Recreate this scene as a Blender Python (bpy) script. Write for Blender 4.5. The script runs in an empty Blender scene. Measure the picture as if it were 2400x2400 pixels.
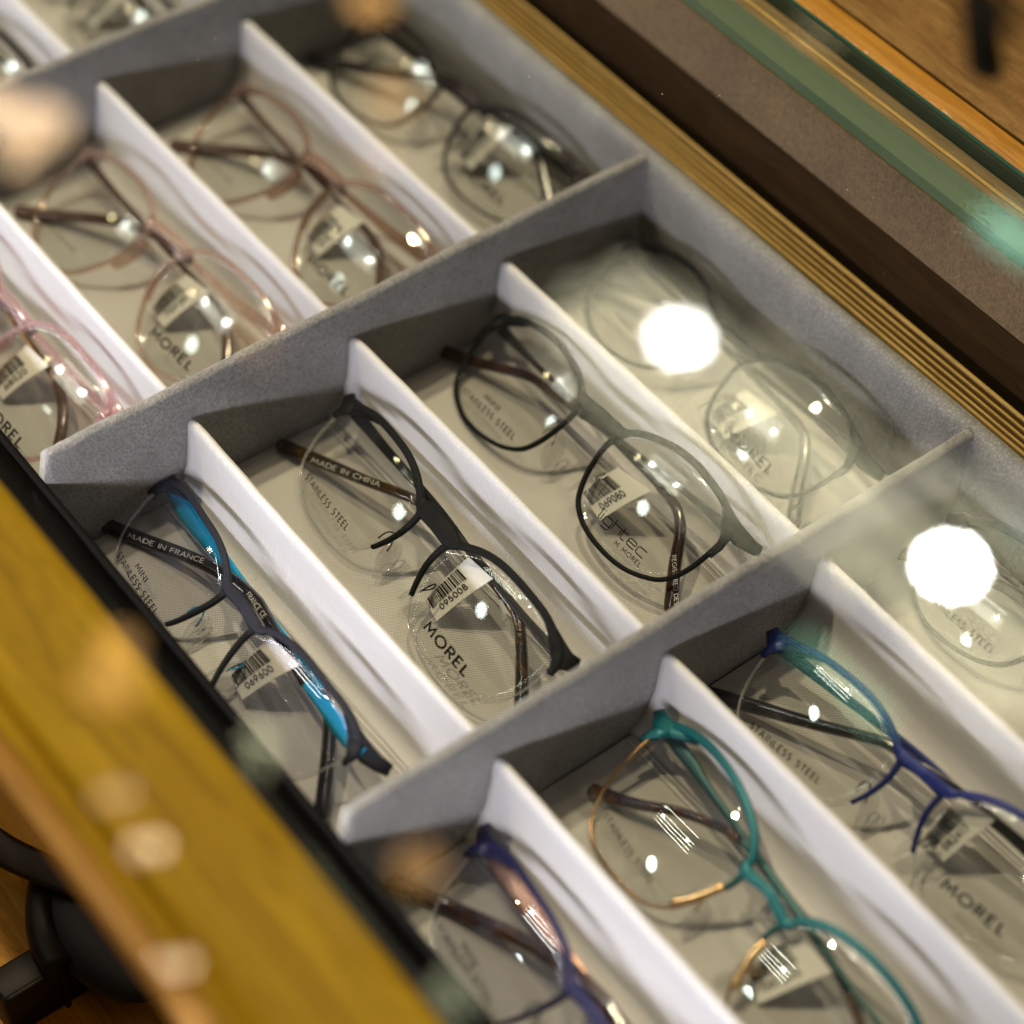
import bpy, bmesh, math, random
from mathutils import Vector, Matrix
random.seed(7)
sc = bpy.context.scene
COL = sc.collection
MM = 0.001
# ------------------------------------------------------------------ camera
CAM = Vector((474.04, -253.4, 560.0))            # millimetres
R0 = Vector((0.61117276, 0.79053181, 0.03908087))    # image right
R1 = Vector((0.61894385, -0.44657329, -0.64612755))  # image down
R2 = Vector((-0.4933319, 0.41908443, -0.76222823))   # view direction
cd = bpy.data.cameras.new("camera"); cam = bpy.data.objects.new("camera", cd); COL.objects.link(cam)
rot = Matrix((R0, -R1, -R2)).transposed().to_4x4()
cam.matrix_world = Matrix.Translation(CAM * MM) @ rot
cd.sensor_width = 36; cd.lens = 80.44; cd.clip_start = 0.01; cd.clip_end = 50
cd.dof.use_dof = True; cd.dof.focus_distance = 0.764; cd.dof.aperture_fstop = 3.9
sc.camera = cam
# ------------------------------------------------------------------ world, lamps, exposure
w = bpy.data.worlds.new("World"); sc.world = w; w.use_nodes = True
bgn = w.node_tree.nodes["Background"]
bgn.inputs[0].default_value = (1.0, 0.84, 0.58, 1); bgn.inputs[1].default_value = 0.02
sc.view_settings.view_transform = 'Standard'; sc.view_settings.look = 'None'
sc.view_settings.exposure = 0.0; sc.view_settings.gamma = 1
try: sc.cycles.use_denoising = True
except Exception: pass
sc.cycles.transparent_max_bounces = 48; sc.cycles.max_bounces = 14
sc.cycles.glossy_bounces = 6; sc.cycles.transmission_bounces = 10
sc.cycles.sample_clamp_indirect = 12
sc.cycles.caustics_reflective = False; sc.cycles.caustics_refractive = False

def area(name, loc, size, watts, col=(1, 1, 1), direction=(0, 0, -1), xaxis=(1, 0, 0), disk=False, spread=180):
    ld = bpy.data.lights.new(name, 'AREA'); ld.energy = watts; ld.color = col; ld.spread = math.radians(spread)
    ld.shape = 'DISK' if disk else 'RECTANGLE'; ld.size = size[0] * MM
    if not disk: ld.size_y = size[1] * MM
    o = bpy.data.objects.new(name, ld); COL.objects.link(o)
    z = -Vector(direction).normalized(); x = Vector(xaxis); x = (x - z * x.dot(z)).normalized(); y = z.cross(x)
    o.matrix_world = Matrix.Translation(Vector(loc) * MM) @ Matrix((x, y, z)).transposed().to_4x4()
    return o
# light strip fitted under the front rail of the case
area("case_light_strip", (150, -130.5, 35), (1500, 10), 1.62, (0.91, 0.90, 1.0), (0, 1, -0.22), spread=150)
# ceiling tube fitting: five parallel tubes
for i, y in enumerate((-1080, -1022, -966, -910, -800)):
    area("ceiling_tube", (-1400, y, 2200), (1000, 9), 0.85, (1, 0.95, 0.85))
for x, y in ((-1750, -940), (-1030, -930)):
    area("ceiling_spot", (x, y, 2190), (38, 38), 2.4, (1, 0.97, 0.92), disk=True)
area("ceiling_disc_lamp", (-1400, -1680, 2200), (300, 300), 4.2, (0.92, 1, 0.95), disk=True)
area("ceiling_spot", (-2250, -1010, 2190), (60, 60), 1.0, (1, 0.8, 0.45), disk=True)
# ceiling lamps seen mirrored in the pane, then strips and patches added for glare
for x, y, e in ((-1365, 1642, 0.75), (-763, 1663, 3.2)):
    area("ceiling_spot", (x, y, 2190), (72, 72), e * 1.9, (1, 0.99, 0.95), disk=True)
for (x0, x1, y, wd, rad) in ((-1300, -1080, 1765, 24, 2.0), (-1480, -1080, 1716, 9, 5.0), (-1560, -420, 1672, 44, 3.6), (-1560, -380, 1626, 9, 8.0),
                             (-1570, -430, 1588, 30, 3.2), (-1560, -520, 1548, 8, 9.0), (-1540, -820, 1510, 22, 3.6), (-1500, -940, 1470, 7, 7.5),
                             (-1400, -1020, 1424, 14, 2.6), (-1080, -480, 1738, 9, 6.0), (-960, -440, 1784, 30, 3.0), (-900, -380, 1846, 20, 2.4), (-700, -330, 1500, 26, 2.2),
                             (-1250, -900, 1640, 18, 3.0), (-900, -520, 1560, 20, 3.0)):
    L = x1 - x0
    area("haze_strip", ((x0 + x1) / 2, y, 2200), (L, wd), rad * 1.7 * 3.1 * L * wd * 1e-6, (1, 0.93, 0.62))  # unseen strip lights added so the pane mirrors a streaky cream haze
OR = (1, 0.52, 0.16)
for x, y, r, rad in ((-1321, 548, 90, 4), (-1370, 590, 60, 5), (-2129, 1619, 80, 5),
                     (-2381, 1752, 80, 9), (-818, 718, 70, 3.6), (-2010, 1500, 60, 3), (-800, 330, 70, 5)):
    area("pendant_lamp", (x, y, 2200), (r, r), rad * 3.1 * math.pi / 4 * r * r * 1e-6, OR, disk=True)
for x, y, r, rad in ((-2432, 1061, 130, 11), (-2520, 1030, 90, 12), (-2360, 1000, 50, 12)):
    area("pendant_lamp", (x, y, 2200), (r, r), rad * 3.1 * math.pi / 4 * r * r * 1e-6, (1, .66, .36), disk=True)
for x, y, rad in ((-1052, 456, 7), (-881, 391, 5), (-1150, 465, 2.5), (-1066, 432, 5), (-895, 366, 4.5), (-1160, 440, 2)):
    area("pendant_lamp", (x, y, 2200), (22, 22), rad * 4.2 * math.pi / 4 * 34 * 34 * 1e-6, (1, 0.75, 0.5), disk=True)
for (x, y, lx, ly, rad, col) in ((-1225, 2275, 130, 70, 5, (.45, 1, .75)), (-705, 1392, 190, 34, 3.0, (.35, 1, .62)), (-640, 1380, 60, 20, 4.0, (.75, 1, .55)), (-747, 1812, 60, 24, 2.2, (.4, .9, 1)),
                                 (-1112, 660, 44, 26, 6, (1, 1, .6)), (-1082, 640, 30, 12, 6, (1, 1, .6)), (-850, 600, 150, 10, 1.0, (.8, 1, .5)), (-640, 640, 60, 24, 4, (.95, 1, .6)),
                                 (-1800, 1092, 170, 9, 3.5, OR), (-1760, 1066, 90, 7, 3.0, OR), (-1831, 2390, 70, 50, 5, (1, .8, .45))):
    area("glint_patch", (x, y, 2200), (lx, ly), rad * 3.1 * lx * ly * 1e-6, col)  # small coloured lights added out of view to put glints in the pane
# general warm light of the shop
area("ceiling_downlight", (-760, -260, 2300), (90, 90), 40, (1, 0.82, 0.54), disk=True)
area("ceiling_downlight", (-520, 420, 2300), (90, 90), 25, (1, 0.82, 0.54), disk=True)
area("ceiling_downlight", (-300, 1500, 2300), (120, 120), 9, (1, 0.80, 0.52), disk=True)
area("fill_panel", (900, -300, 2500), (2200, 1200), 3, (1, 0.82, 0.55))  # broad soft fill added overhead, not a known fitting

# ------------------------------------------------------------------ node helpers
class NT:
    def __init__(s, name):
        s.m = bpy.data.materials.new(name); s.m.use_nodes = True; s.t = s.m.node_tree; s.t.nodes.clear()
        s.out = s.t.nodes.new('ShaderNodeOutputMaterial')
    def n(s, typ, **kw):
        nd = s.t.nodes.new('ShaderNode' + typ)
        for k, v in kw.items():
            if k in nd.inputs.keys() if isinstance(k, str) else False: s.set(nd, k, v)
            else: setattr(nd, k, v)
        return nd
    def set(s, nd, k, v):
        if isinstance(v, bpy.types.NodeSocket): s.t.links.new(v, nd.inputs[k])
        else: nd.inputs[k].default_value = v
    def math(s, op, a, b=0.0, c=None):
        nd = s.t.nodes.new('ShaderNodeMath'); nd.operation = op; s.set(nd, 0, a); s.set(nd, 1, b)
        if c is not None: s.set(nd, 2, c)
        return nd.outputs[0]
    def coord(s, scale=(1, 1, 1), kind='Object'):
        tc = s.t.nodes.new('ShaderNodeTexCoord'); mp = s.t.nodes.new('ShaderNodeMapping')
        s.t.links.new(tc.outputs[kind], mp.inputs[0]); mp.inputs['Scale'].default_value = scale
        return mp.outputs[0]
    def noise(s, vec, scale=1.0, detail=3, rough=0.5, dist=0.0):
        nd = s.t.nodes.new('ShaderNodeTexNoise'); s.set(nd, 'Vector', vec); s.set(nd, 'Scale', scale); s.set(nd, 'Detail', detail)
        s.set(nd, 'Roughness', rough); s.set(nd, 'Distortion', dist); return nd.outputs[0]
    def ramp(s, fac, stops):
        nd = s.t.nodes.new('ShaderNodeValToRGB'); s.set(nd, 0, fac); e = nd.color_ramp.elements
        while len(e) > 1: e.remove(e[-1])
        e[0].position = stops[0][0]; e[0].color = (*stops[0][1], 1)
        for p, c in stops[1:]:
            q = e.new(p); q.color = (*c, 1)
        return nd.outputs[0]
    def mix(s, fac, a, b, mode='MIX'):
        nd = s.t.nodes.new('ShaderNodeMix'); nd.data_type = 'RGBA'; nd.blend_type = mode
        s.set(nd, 0, fac)
        for i, v in ((6, a), (7, b)):
            if isinstance(v, bpy.types.NodeSocket): s.t.links.new(v, nd.inputs[i])
            else: nd.inputs[i].default_value = (*v, 1)
        return nd.outputs[2]
    def bump(s, h, strength, dist):
        nd = s.t.nodes.new('ShaderNodeBump'); s.set(nd, 'Height', h); s.set(nd, 'Strength', strength); s.set(nd, 'Distance', dist)
        return nd.outputs[0]
    def pbr(s, **kw):
        p = s.t.nodes.new('ShaderNodeBsdfPrincipled')
        for k, v in kw.items():
            k = k.replace('_', ' ')
            if isinstance(v, tuple) and len(v) == 3: v = (*v, 1)
            s.set(p, k, v)
        s.t.links.new(p.outputs[0], s.out.inputs[0]); return p

def m_plain(name, col, rough=0.4, metal=0.0, coat=0.0, spec=0.4, flake=0.0):
    t = NT(name); c = t.noise(t.coord(), 900, 3)
    cc = t.mix(c, tuple(x * (1 - 0.10 - flake) for x in col), tuple(min(1, x * (1.08 + flake)) for x in col))
    t.pbr(Base_Color=cc, Roughness=rough, Metallic=metal, Coat_Weight=coat, Coat_Roughness=0.08, Specular_IOR_Level=spec,
          Normal=t.bump(c, 0.05, 0.0002))
    return t.m

def m_suede(name, col):
    t = NT(name); v = t.coord()
    f = t.ramp(t.noise(v, 850, 3, 0.8), [(0.33, (0, 0, 0)), (0.67, (1, 1, 1))]); g = t.noise(v, 35, 4, 0.6); h = t.noise(v, 260, 3, 0.7)
    a = t.mix(t.math('MULTIPLY', f, 1.0), tuple(x * 0.62 for x in col), tuple(x * 1.4 for x in col))
    a = t.mix(t.ramp(g, [(0.35, (0, 0, 0)), (0.65, (1, 1, 1))]), t.mix(1, a, (0.82, 0.82, 0.82), 'MULTIPLY'), t.mix(1, a, (1.12, 1.12, 1.12), 'MULTIPLY'))
    hh = t.math('ADD', t.math('MULTIPLY', f, 0.5), t.math('MULTIPLY', h, 0.9))
    t.pbr(Base_Color=a, Roughness=0.95, Specular_IOR_Level=0.15, Sheen_Weight=0.35, Sheen_Roughness=0.5, Normal=t.bump(hh, 0.75, 0.0006))
    return t.m

def m_leather_suede(name, col):
    t = NT(name); v = t.coord()
    vo = t.t.nodes.new('ShaderNodeTexVoronoi'); vo.feature = 'DISTANCE_TO_EDGE'
    t.set(vo, 'Vector', v); t.set(vo, 'Scale', 620.0)
    e = t.ramp(vo.outputs[0], [(0.0, (0.35, 0.35, 0.35)), (0.25, (1, 1, 1))])
    f = t.noise(v, 1000, 4, 0.75); g = t.noise(v, 50, 4, 0.6)
    a = t.mix(f, tuple(x * 0.7 for x in col), tuple(x * 1.3 for x in col))
    a = t.mix(0.5, a, e, 'MULTIPLY')
    a = t.mix(t.ramp(g, [(0.35, (0, 0, 0)), (0.65, (1, 1, 1))]), t.mix(1, a, (0.8, 0.8, 0.8), 'MULTIPLY'), a)
    t.pbr(Base_Color=a, Roughness=0.9, Specular_IOR_Level=0.2, Sheen_Weight=0.3, Normal=t.bump(t.math('ADD', t.math('MULTIPLY', f, .4), vo.outputs[0]), 0.8, 0.0005))
    return t.m

def m_cloth(name, col, pitch=1.05, deep=0.62, tangent=False):
    t = NT(name); tc = t.t.nodes.new('ShaderNodeTexCoord'); sp = t.t.nodes.new('ShaderNodeSeparateXYZ')
    t.t.links.new(tc.outputs['Object'], sp.inputs[0])
    k = 2 * math.pi / (pitch * MM)
    X = t.math('MULTIPLY', sp.outputs[0], k)
    if tangent: Yc = t.math('MULTIPLY', t.math('SUBTRACT', sp.outputs[1], sp.outputs[2]), k * 0.55)
    else: Yc = t.math('MULTIPLY', sp.outputs[1], k)
    sx = t.math('SINE', t.math('ADD', X, t.math('MULTIPLY', Yc, 0.5 if not tangent else 0.0))); sy = t.math('SINE', Yc)
    p = t.math('MULTIPLY', sx, sy if not tangent else 1.0)
    dot = t.math('MULTIPLY_ADD', p, 0.5, 0.5)
    g = t.noise(t.coord((0.25, 1, 1)), 60, 3, 0.5); s2 = t.noise(t.coord(), 1700, 2)
    c = t.mix(dot, tuple(x * (1 - deep) for x in col), col)
    c = t.mix(t.math('MULTIPLY', s2, 0.22), c, (0.35, 0.34, 0.33))
    c = t.mix(t.ramp(g, [(0.3, (0, 0, 0)), (0.7, (1, 1, 1))]), t.mix(1, c, (0.93, 0.92, 0.90), 'MULTIPLY'), c)
    t.pbr(Base_Color=c, Roughness=0.55 if tangent else 0.75, Specular_IOR_Level=0.3, Sheen_Weight=0.25, Normal=t.bump(dot, 0.5, 0.00025))
    return t.m

def m_wood(name, c1, c2, c3, sc3=(1.0, 12, 12), rough=0.4, coat=0.0, rings=6.0):
    t = NT(name); v = t.coord(sc3)
    a = t.noise(v, 9, 6, 0.62, 1.3); b = t.noise(t.coord((sc3[0] * 2, sc3[1] * 7, sc3[2] * 7)), 22, 4, 0.7)
    ring = t.math('FRACT', t.math('MULTIPLY', a, rings))
    c = t.ramp(a, [(0.3, c1), (0.5, c2), (0.7, c3)])
    c = t.mix(t.math('MULTIPLY', t.ramp(ring, [(0, (1, 1, 1)), (0.25, (0, 0, 0)), (0.9, (0, 0, 0)), (1, (1, 1, 1))]), 0.45), c, tuple(x * 0.45 for x in c1))
    c = t.mix(t.math('MULTIPLY', t.ramp(b, [(0.45, (0, 0, 0)), (0.7, (1, 1, 1))]), 0.5), c, tuple(x * 0.5 for x in c1))
    t.pbr(Base_Color=c, Roughness=rough, Coat_Weight=coat, Specular_IOR_Level=0.12, Coat_Roughness=0.12, Normal=t.bump(b, 0.12, 0.0004))
    return t.m

def m_glass(name, tint=(1, 1, 1), f0=0.04, rough=0.0, gl=(1, 1, 1), absorb=0.0, bumpy=0.0):
    t = NT(name); ge = t.t.nodes.new('ShaderNodeNewGeometry'); d = t.t.nodes.new('ShaderNodeVectorMath'); d.operation = 'DOT_PRODUCT'
    t.t.links.new(ge.outputs['Normal'], d.inputs[0]); t.t.links.new(ge.outputs['Incoming'], d.inputs[1])
    c = t.math('ABSOLUTE', d.outputs['Value']); p = t.math('POWER', t.math('SUBTRACT', 1.0, c), 5.0)
    F = t.math('MULTIPLY_ADD', p, 1 - f0, f0)
    tr = t.t.nodes.new('ShaderNodeBsdfTransparent'); tr.inputs[0].default_value = (*tint, 1)
    g = t.t.nodes.new('ShaderNodeBsdfGlossy'); g.inputs['Color'].default_value = (*gl, 1); g.inputs['Roughness'].default_value = rough
    if bumpy:
        t.t.links.new(t.bump(t.noise(t.coord(), 25, 2), bumpy, 0.001), g.inputs['Normal'])
    mx = t.t.nodes.new('ShaderNodeMixShader'); t.t.links.new(F, mx.inputs[0]); t.t.links.new(tr.outputs[0], mx.inputs[1]); t.t.links.new(g.outputs[0], mx.inputs[2])
    t.t.links.new(mx.outputs[0], t.out.inputs[0]); return t.m

def m_clear_plastic(name, tint, mixd=0.12, rough=0.15):
    """tinted clear acetate: see-through body, a little cloudy, with a gloss"""
    t = NT(name); g0 = m_glass  # keep shape of the fresnel code
    ge = t.t.nodes.new('ShaderNodeNewGeometry'); d = t.t.nodes.new('ShaderNodeVectorMath'); d.operation = 'DOT_PRODUCT'
    t.t.links.new(ge.outputs['Normal'], d.inputs[0]); t.t.links.new(ge.outputs['Incoming'], d.inputs[1])
    c = t.math('ABSOLUTE', d.outputs['Value']); p = t.math('POWER', t.math('SUBTRACT', 1.0, c), 3.0)
    F = t.math('MULTIPLY_ADD', p, 0.75, 0.06)
    tr = t.t.nodes.new('ShaderNodeBsdfTransparent'); tr.inputs[0].default_value = (*tint, 1)
    df = t.t.nodes.new('ShaderNodeBsdfDiffuse'); df.inputs[0].default_value = (*[x * 0.8 for x in tint], 1)
    m0 = t.t.nodes.new('ShaderNodeMixShader'); m0.inputs[0].default_value = mixd
    t.t.links.new(tr.outputs[0], m0.inputs[1]); t.t.links.new(df.outputs[0], m0.inputs[2])
    g = t.t.nodes.new('ShaderNodeBsdfGlossy'); g.inputs['Color'].default_value = (*[0.5 + x * 0.5 for x in tint], 1); g.inputs['Roughness'].default_value = rough
    mx = t.t.nodes.new('ShaderNodeMixShader'); t.t.links.new(F, mx.inputs[0]); t.t.links.new(m0.outputs[0], mx.inputs[1]); t.t.links.new(g.outputs[0], mx.inputs[2])
    t.t.links.new(mx.outputs[0], t.out.inputs[0]); return t.m

def m_tortoise(name, dark, amber, rough=0.12):
    t = NT(name); a = t.noise(t.coord((0.6, 1, 1)), 140, 3, 0.5, 1.2)
    c = t.ramp(a, [(0.40, dark), (0.52, tuple((x + y) / 3 for x, y in zip(dark, amber))), (0.66, amber)])
    t.pbr(Base_Color=c, Roughness=rough, Coat_Weight=0.6, Coat_Roughness=0.05); return t.m

M = {}
M['suede'] = m_suede('grey_suede', (0.272, 0.265, 0.262))
M['wallsuede'] = m_leather_suede('grey_grained_suede', (0.33, 0.322, 0.312))
M['cloth'] = m_cloth('woven_cloth', (0.66, 0.64, 0.615))
M['cloth2'] = m_cloth('white_ribbed_cloth', (0.77, 0.755, 0.78), 1.0, 0.16, True)
M['seam'] = m_plain('seam_thread', (0.72, 0.68, 0.58), 0.7)
M['railwood'] = m_wood('yellow_wood', (0.27, 0.15, 0.003), (0.36, 0.21, 0.005), (0.45, 0.275, 0.010), (0.8, 9, 9), 0.6)
M['orangewood'] = m_wood('orange_wood', (0.27, 0.12, 0.014), (0.36, 0.17, 0.02), (0.43, 0.215, 0.035), (1, 14, 14), 0.4)
M['greywood'] = m_wood('grey_brown_wood', (0.16, 0.11, 0.05), (0.22, 0.155, 0.075), (0.27, 0.19, 0.09), (1, 14, 14), 0.5)
M['countwood'] = m_wood('brown_counter_wood', (0.12, 0.06, 0.012), (0.20, 0.11, 0.03), (0.28, 0.165, 0.055), (2.2, 8, 8), 0.4, 0.15, 22)
M['darkwood'] = m_wood('dark_wood', (0.022, 0.010, 0.003), (0.034, 0.017, 0.005), (0.046, 0.024, 0.008), (1, 8, 8), 0.5)
M['tanfelt'] = m_suede('tan_felt', (0.175, 0.108, 0.048))
M['ply_l'] = m_wood('pale_plywood', (0.38, 0.24, 0.07), (0.46, 0.30, 0.09), (0.52, 0.35, 0.12), (2, 20, 20), 0.5)
M['ply_d'] = m_wood('dark_plywood', (0.04, 0.02, 0.004), (0.06, 0.03, 0.006), (0.08, 0.045, 0.01), (2, 20, 20), 0.5)
M['black'] = m_plain('black_matte', (0.003, 0.0028, 0.0026), 0.7, 0, 0, 0.05)
M['blackgloss'] = m_plain('black_lacquer', (0.002, 0.0018, 0.0016), 0.3, 0, 0.0, 0.08)
M['leather'] = m_plain('black_leather', (0.006, 0.005, 0.005), 0.5, 0, 0, 0.15)
M['brownleather'] = m_plain('brown_leather', (0.010, 0.005, 0.002), 0.5, 0, 0, 0.15)
M['pane'] = m_glass('pane_glass', (0.985, 0.995, 0.985), 0.042)
M['lens'] = m_glass('lens_glass', (0.955, 0.955, 0.945), 0.045, 0.0, (0.95, 1, 0.97))
M['lensdusty'] = m_glass('lens_glass_blue', (0.93, 0.93, 0.95), 0.06, 0.0, (0.85, 0.9, 1))
M['greenedge'] = m_clear_plastic('green_glass_edge', (0.46, 0.60, 0.42), 0.22, 0.2)
M['teal_line'] = m_plain('teal_glass_edge', (0.01, 0.06, 0.045), 0.2)
M['nylon'] = m_clear_plastic('clear_nylon', (0.86, 0.86, 0.86), 0.25, 0.1)
M['padclear'] = m_clear_plastic('clear_silicone', (0.93, 0.93, 0.92), 0.08, 0.08)
M['paper'] = m_plain('white_label_paper', (0.84, 0.83, 0.80), 0.55)
M['ink'] = m_plain('black_ink', (0.003, 0.003, 0.004), 0.7, 0, 0, 0.03)
M['whiteink'] = m_plain('white_ink', (0.5, 0.5, 0.5), 0.5)
M['greyink'] = m_plain('grey_ink', (0.12, 0.11, 0.10), 0.5)
M['gold'] = m_plain('polished_gold', (0.85, 0.55, 0.25), 0.18, 1.0)
M['steel'] = m_plain('polished_steel', (0.5, 0.48, 0.44), 0.2, 1.0)
M['gunmetal'] = m_plain('dark_metal', (0.025, 0.023, 0.02), 0.35, 0.5)
M['f_black'] = m_plain('matte_charcoal_metal', (0.007, 0.0075, 0.008), 0.55, 0.0, 0, 0.08)
M['f_navy'] = m_plain('matte_slate_metal', (0.016, 0.016, 0.022), 0.55, 0.0, 0, 0.14)
M['f_blueblack'] = m_plain('dark_slate_blue_metal', (0.014, 0.015, 0.024), 0.55, 0.0, 0, 0.14)
M['f_cyan'] = m_plain('bright_cyan_metal', (0.0, 0.30, 0.56), 0.35, 0.35)
M['f_teal'] = m_plain('teal_metal', (0.0, 0.085, 0.098), 0.38, 0.3, 0, 0.3)
M['f_dteal'] = m_plain('dark_teal_metal', (0.004, 0.045, 0.05), 0.35, 0.4)
M['f_blue'] = m_plain('royal_blue_metal', (0.003, 0.010, 0.10), 0.4, 0.2, 0, 0.3)
M['f_navy2'] = m_plain('deep_navy_metal', (0.018, 0.016, 0.055), 0.38, 0.4)
M['f_indigo'] = m_plain('indigo_metal', (0.010, 0.010, 0.05), 0.4, 0.2, 0, 0.25)
M['f_rose'] = m_plain('rose_gold_metal', (0.62, 0.36, 0.25), 0.25, 0.9)
M['f_bronze'] = m_plain('bronze_metal', (0.30, 0.17, 0.08), 0.25, 0.9)
M['f_purple'] = m_plain('plum_brown_metal', (0.012, 0.008, 0.010), 0.4, 0.2, 0, .2)
M['pink'] = m_clear_plastic('clear_pink_acetate', (0.84, 0.72, 0.66), 0.10, 0.05)
M['pink2'] = m_clear_plastic('clear_brown_pink_acetate', (0.70, 0.56, 0.49), 0.12, 0.05)
M['pink3'] = m_clear_plastic('clear_rose_acetate', (0.90, 0.74, 0.76), 0.14, 0.05)
M['pinktemple'] = m_clear_plastic('smoky_pink_acetate', (0.26, 0.17, 0.14), 0.35, 0.08)
M['tortoise'] = m_tortoise('tortoise_acetate', (0.008, 0.005, 0.003), (0.085, 0.045, 0.010))
M['brownacetate'] = m_tortoise('brown_acetate', (0.02, 0.006, 0.003), (0.05, 0.014, 0.004))
M['tortoiseblue'] = m_tortoise('blue_tortoise_acetate', (0.015, 0.012, 0.03), (0.09, 0.035, 0.015))
M['darkacetate'] = m_plain('dark_acetate', (0.014, 0.013, 0.018), 0.14, 0, 0.5)

# ------------------------------------------------------------------ mesh helpers (all in millimetres)
def mk(name, verts, faces, mat, parent=None, smooth=True):
    me = bpy.data.meshes.new(name); me.from_pydata([tuple(c * MM for c in v) for v in verts], [], faces); me.update()
    if smooth: me.polygons.foreach_set('use_smooth', [True] * len(me.polygons))
    me.materials.append(mat)
    o = bpy.data.objects.new(name, me); COL.objects.link(o)
    if parent: o.parent = parent
    return o
def tag(o, label=None, cat=None, group=None, kind=None):
    for k, v in (('label', label), ('category', cat), ('group', group), ('kind', kind)):
        if v: o[k] = v
    return o
def thing(name, label, cat, loc=(0, 0, 0), group=None):
    o = bpy.data.objects.new(name, None); COL.objects.link(o); o.location = Vector(loc) * MM; o.empty_display_size = 0.01
    return tag(o, label, cat, group)
class G:
    def __init__(s): s.v = []; s.f = []
    def add(s, v, f):
        b = len(s.v); s.v += [tuple(x) for x in v]; s.f += [tuple(i + b for i in q) for q in f]; return s
    def box(s, x0, x1, y0, y1, z0, z1):
        v = [(x, y, z) for x in (x0, x1) for y in (y0, y1) for z in (z0, z1)]
        return s.add(v, [(0, 1, 3, 2), (4, 6, 7, 5), (0, 4, 5, 1), (2, 3, 7, 6), (0, 2, 6, 4), (1, 5, 7, 3)])
    def extr_x(s, prof, x0, x1, n=1, fn=None, caps=True):
        """profile in (y,z) swept along x"""
        k = len(prof); v = []; f = []
        for i in range(n + 1):
            x = x0 + (x1 - x0) * i / n
            for j, (y, z) in enumerate(prof):
                v.append(fn(x, y, z, j) if fn else (x, y, z))
        for i in range(n):
            for j in range(k):
                a = i * k + j; b = i * k + (j + 1) % k; f.append((a, b, b + k, a + k))
        if caps: f.append(tuple(range(k - 1, -1, -1))); f.append(tuple(n * k + j for j in range(k)))
        return s.add(v, f)
    def mk(s, name, mat, parent=None, smooth=False): return mk(name, s.v, s.f, mat, parent, smooth)
def bevel(o, wd, seg=2):
    m = o.modifiers.new('bevel', 'BEVEL'); m.width = wd * MM; m.segments = seg; m.limit_method = 'ANGLE'; m.angle_limit = 0.6
    for p in o.data.polygons: p.use_smooth = True
    return o
def sweep(P, W, T, closed=False, up=None, n=10, ex=0.55):
    """tube of super-elliptic section through points P; W widths (in surface), T thicknesses (along up)"""
    P = [Vector(p) for p in P]; N = len(P); v = []; f = []
    if not isinstance(W, (list, tuple)): W = [W] * N
    if not isinstance(T, (list, tuple)): T = [T] * N
    for i in range(N):
        a = P[(i - 1) % N] if (closed or i > 0) else P[i]; b = P[(i + 1) % N] if (closed or i < N - 1) else P[i]
        t = (b - a).normalized(); u = Vector(up(P[i]) if up else (0, 0, 1)); u = (u - t * u.dot(t)).normalized(); s = t.cross(u)
        for j in range(n):
            an = 2 * math.pi * j / n; c, d = math.cos(an), math.sin(an)
            c2 = math.copysign(abs(c) ** ex, c); d2 = math.copysign(abs(d) ** ex, d)
            v.append(P[i] + s * (c2 * W[i] / 2) + u * (d2 * T[i] / 2))
    for i in range(N if closed else N - 1):
        for j in range(n):
            a = i * n + j; b = i * n + (j + 1) % n; c = ((i + 1) % N) * n + j; d = ((i + 1) % N) * n + (j + 1) % n
            f.append((a, b, d, c))
    if not closed:
        f.append(tuple(range(n - 1, -1, -1))); f.append(tuple((N - 1) * n + j for j in range(n)))
    return v, f
def cr(P, per=6, closed=False):
    P = [Vector(p) for p in P]; N = len(P); out = []
    rng = range(N if closed else N - 1)
    for i in rng:
        p0 = P[(i - 1) % N] if (closed or i > 0) else P[i] * 2 - P[i + 1]; p1 = P[i]; p2 = P[(i + 1) % N]
        p3 = P[(i + 2) % N] if (closed or i < N - 2) else P[i + 1] * 2 - P[i]
        for k in range(per):
            t = k / per
            out.append(0.5 * ((2 * p1) + (p2 - p0) * t + (2 * p0 - 5 * p1 + 4 * p2 - p3) * t * t + (3 * p1 - p0 - 3 * p2 + p3) * t ** 3))
    if not closed: out.append(P[-1].copy())
    return out
def arc_(cx, cy, rx, ry, a0, a1, n=10):
    return [(cx + rx * math.cos(math.radians(a0 + (a1 - a0) * i / n)), cy + ry * math.sin(math.radians(a0 + (a1 - a0) * i / n))) for i in range(n + 1)]
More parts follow.
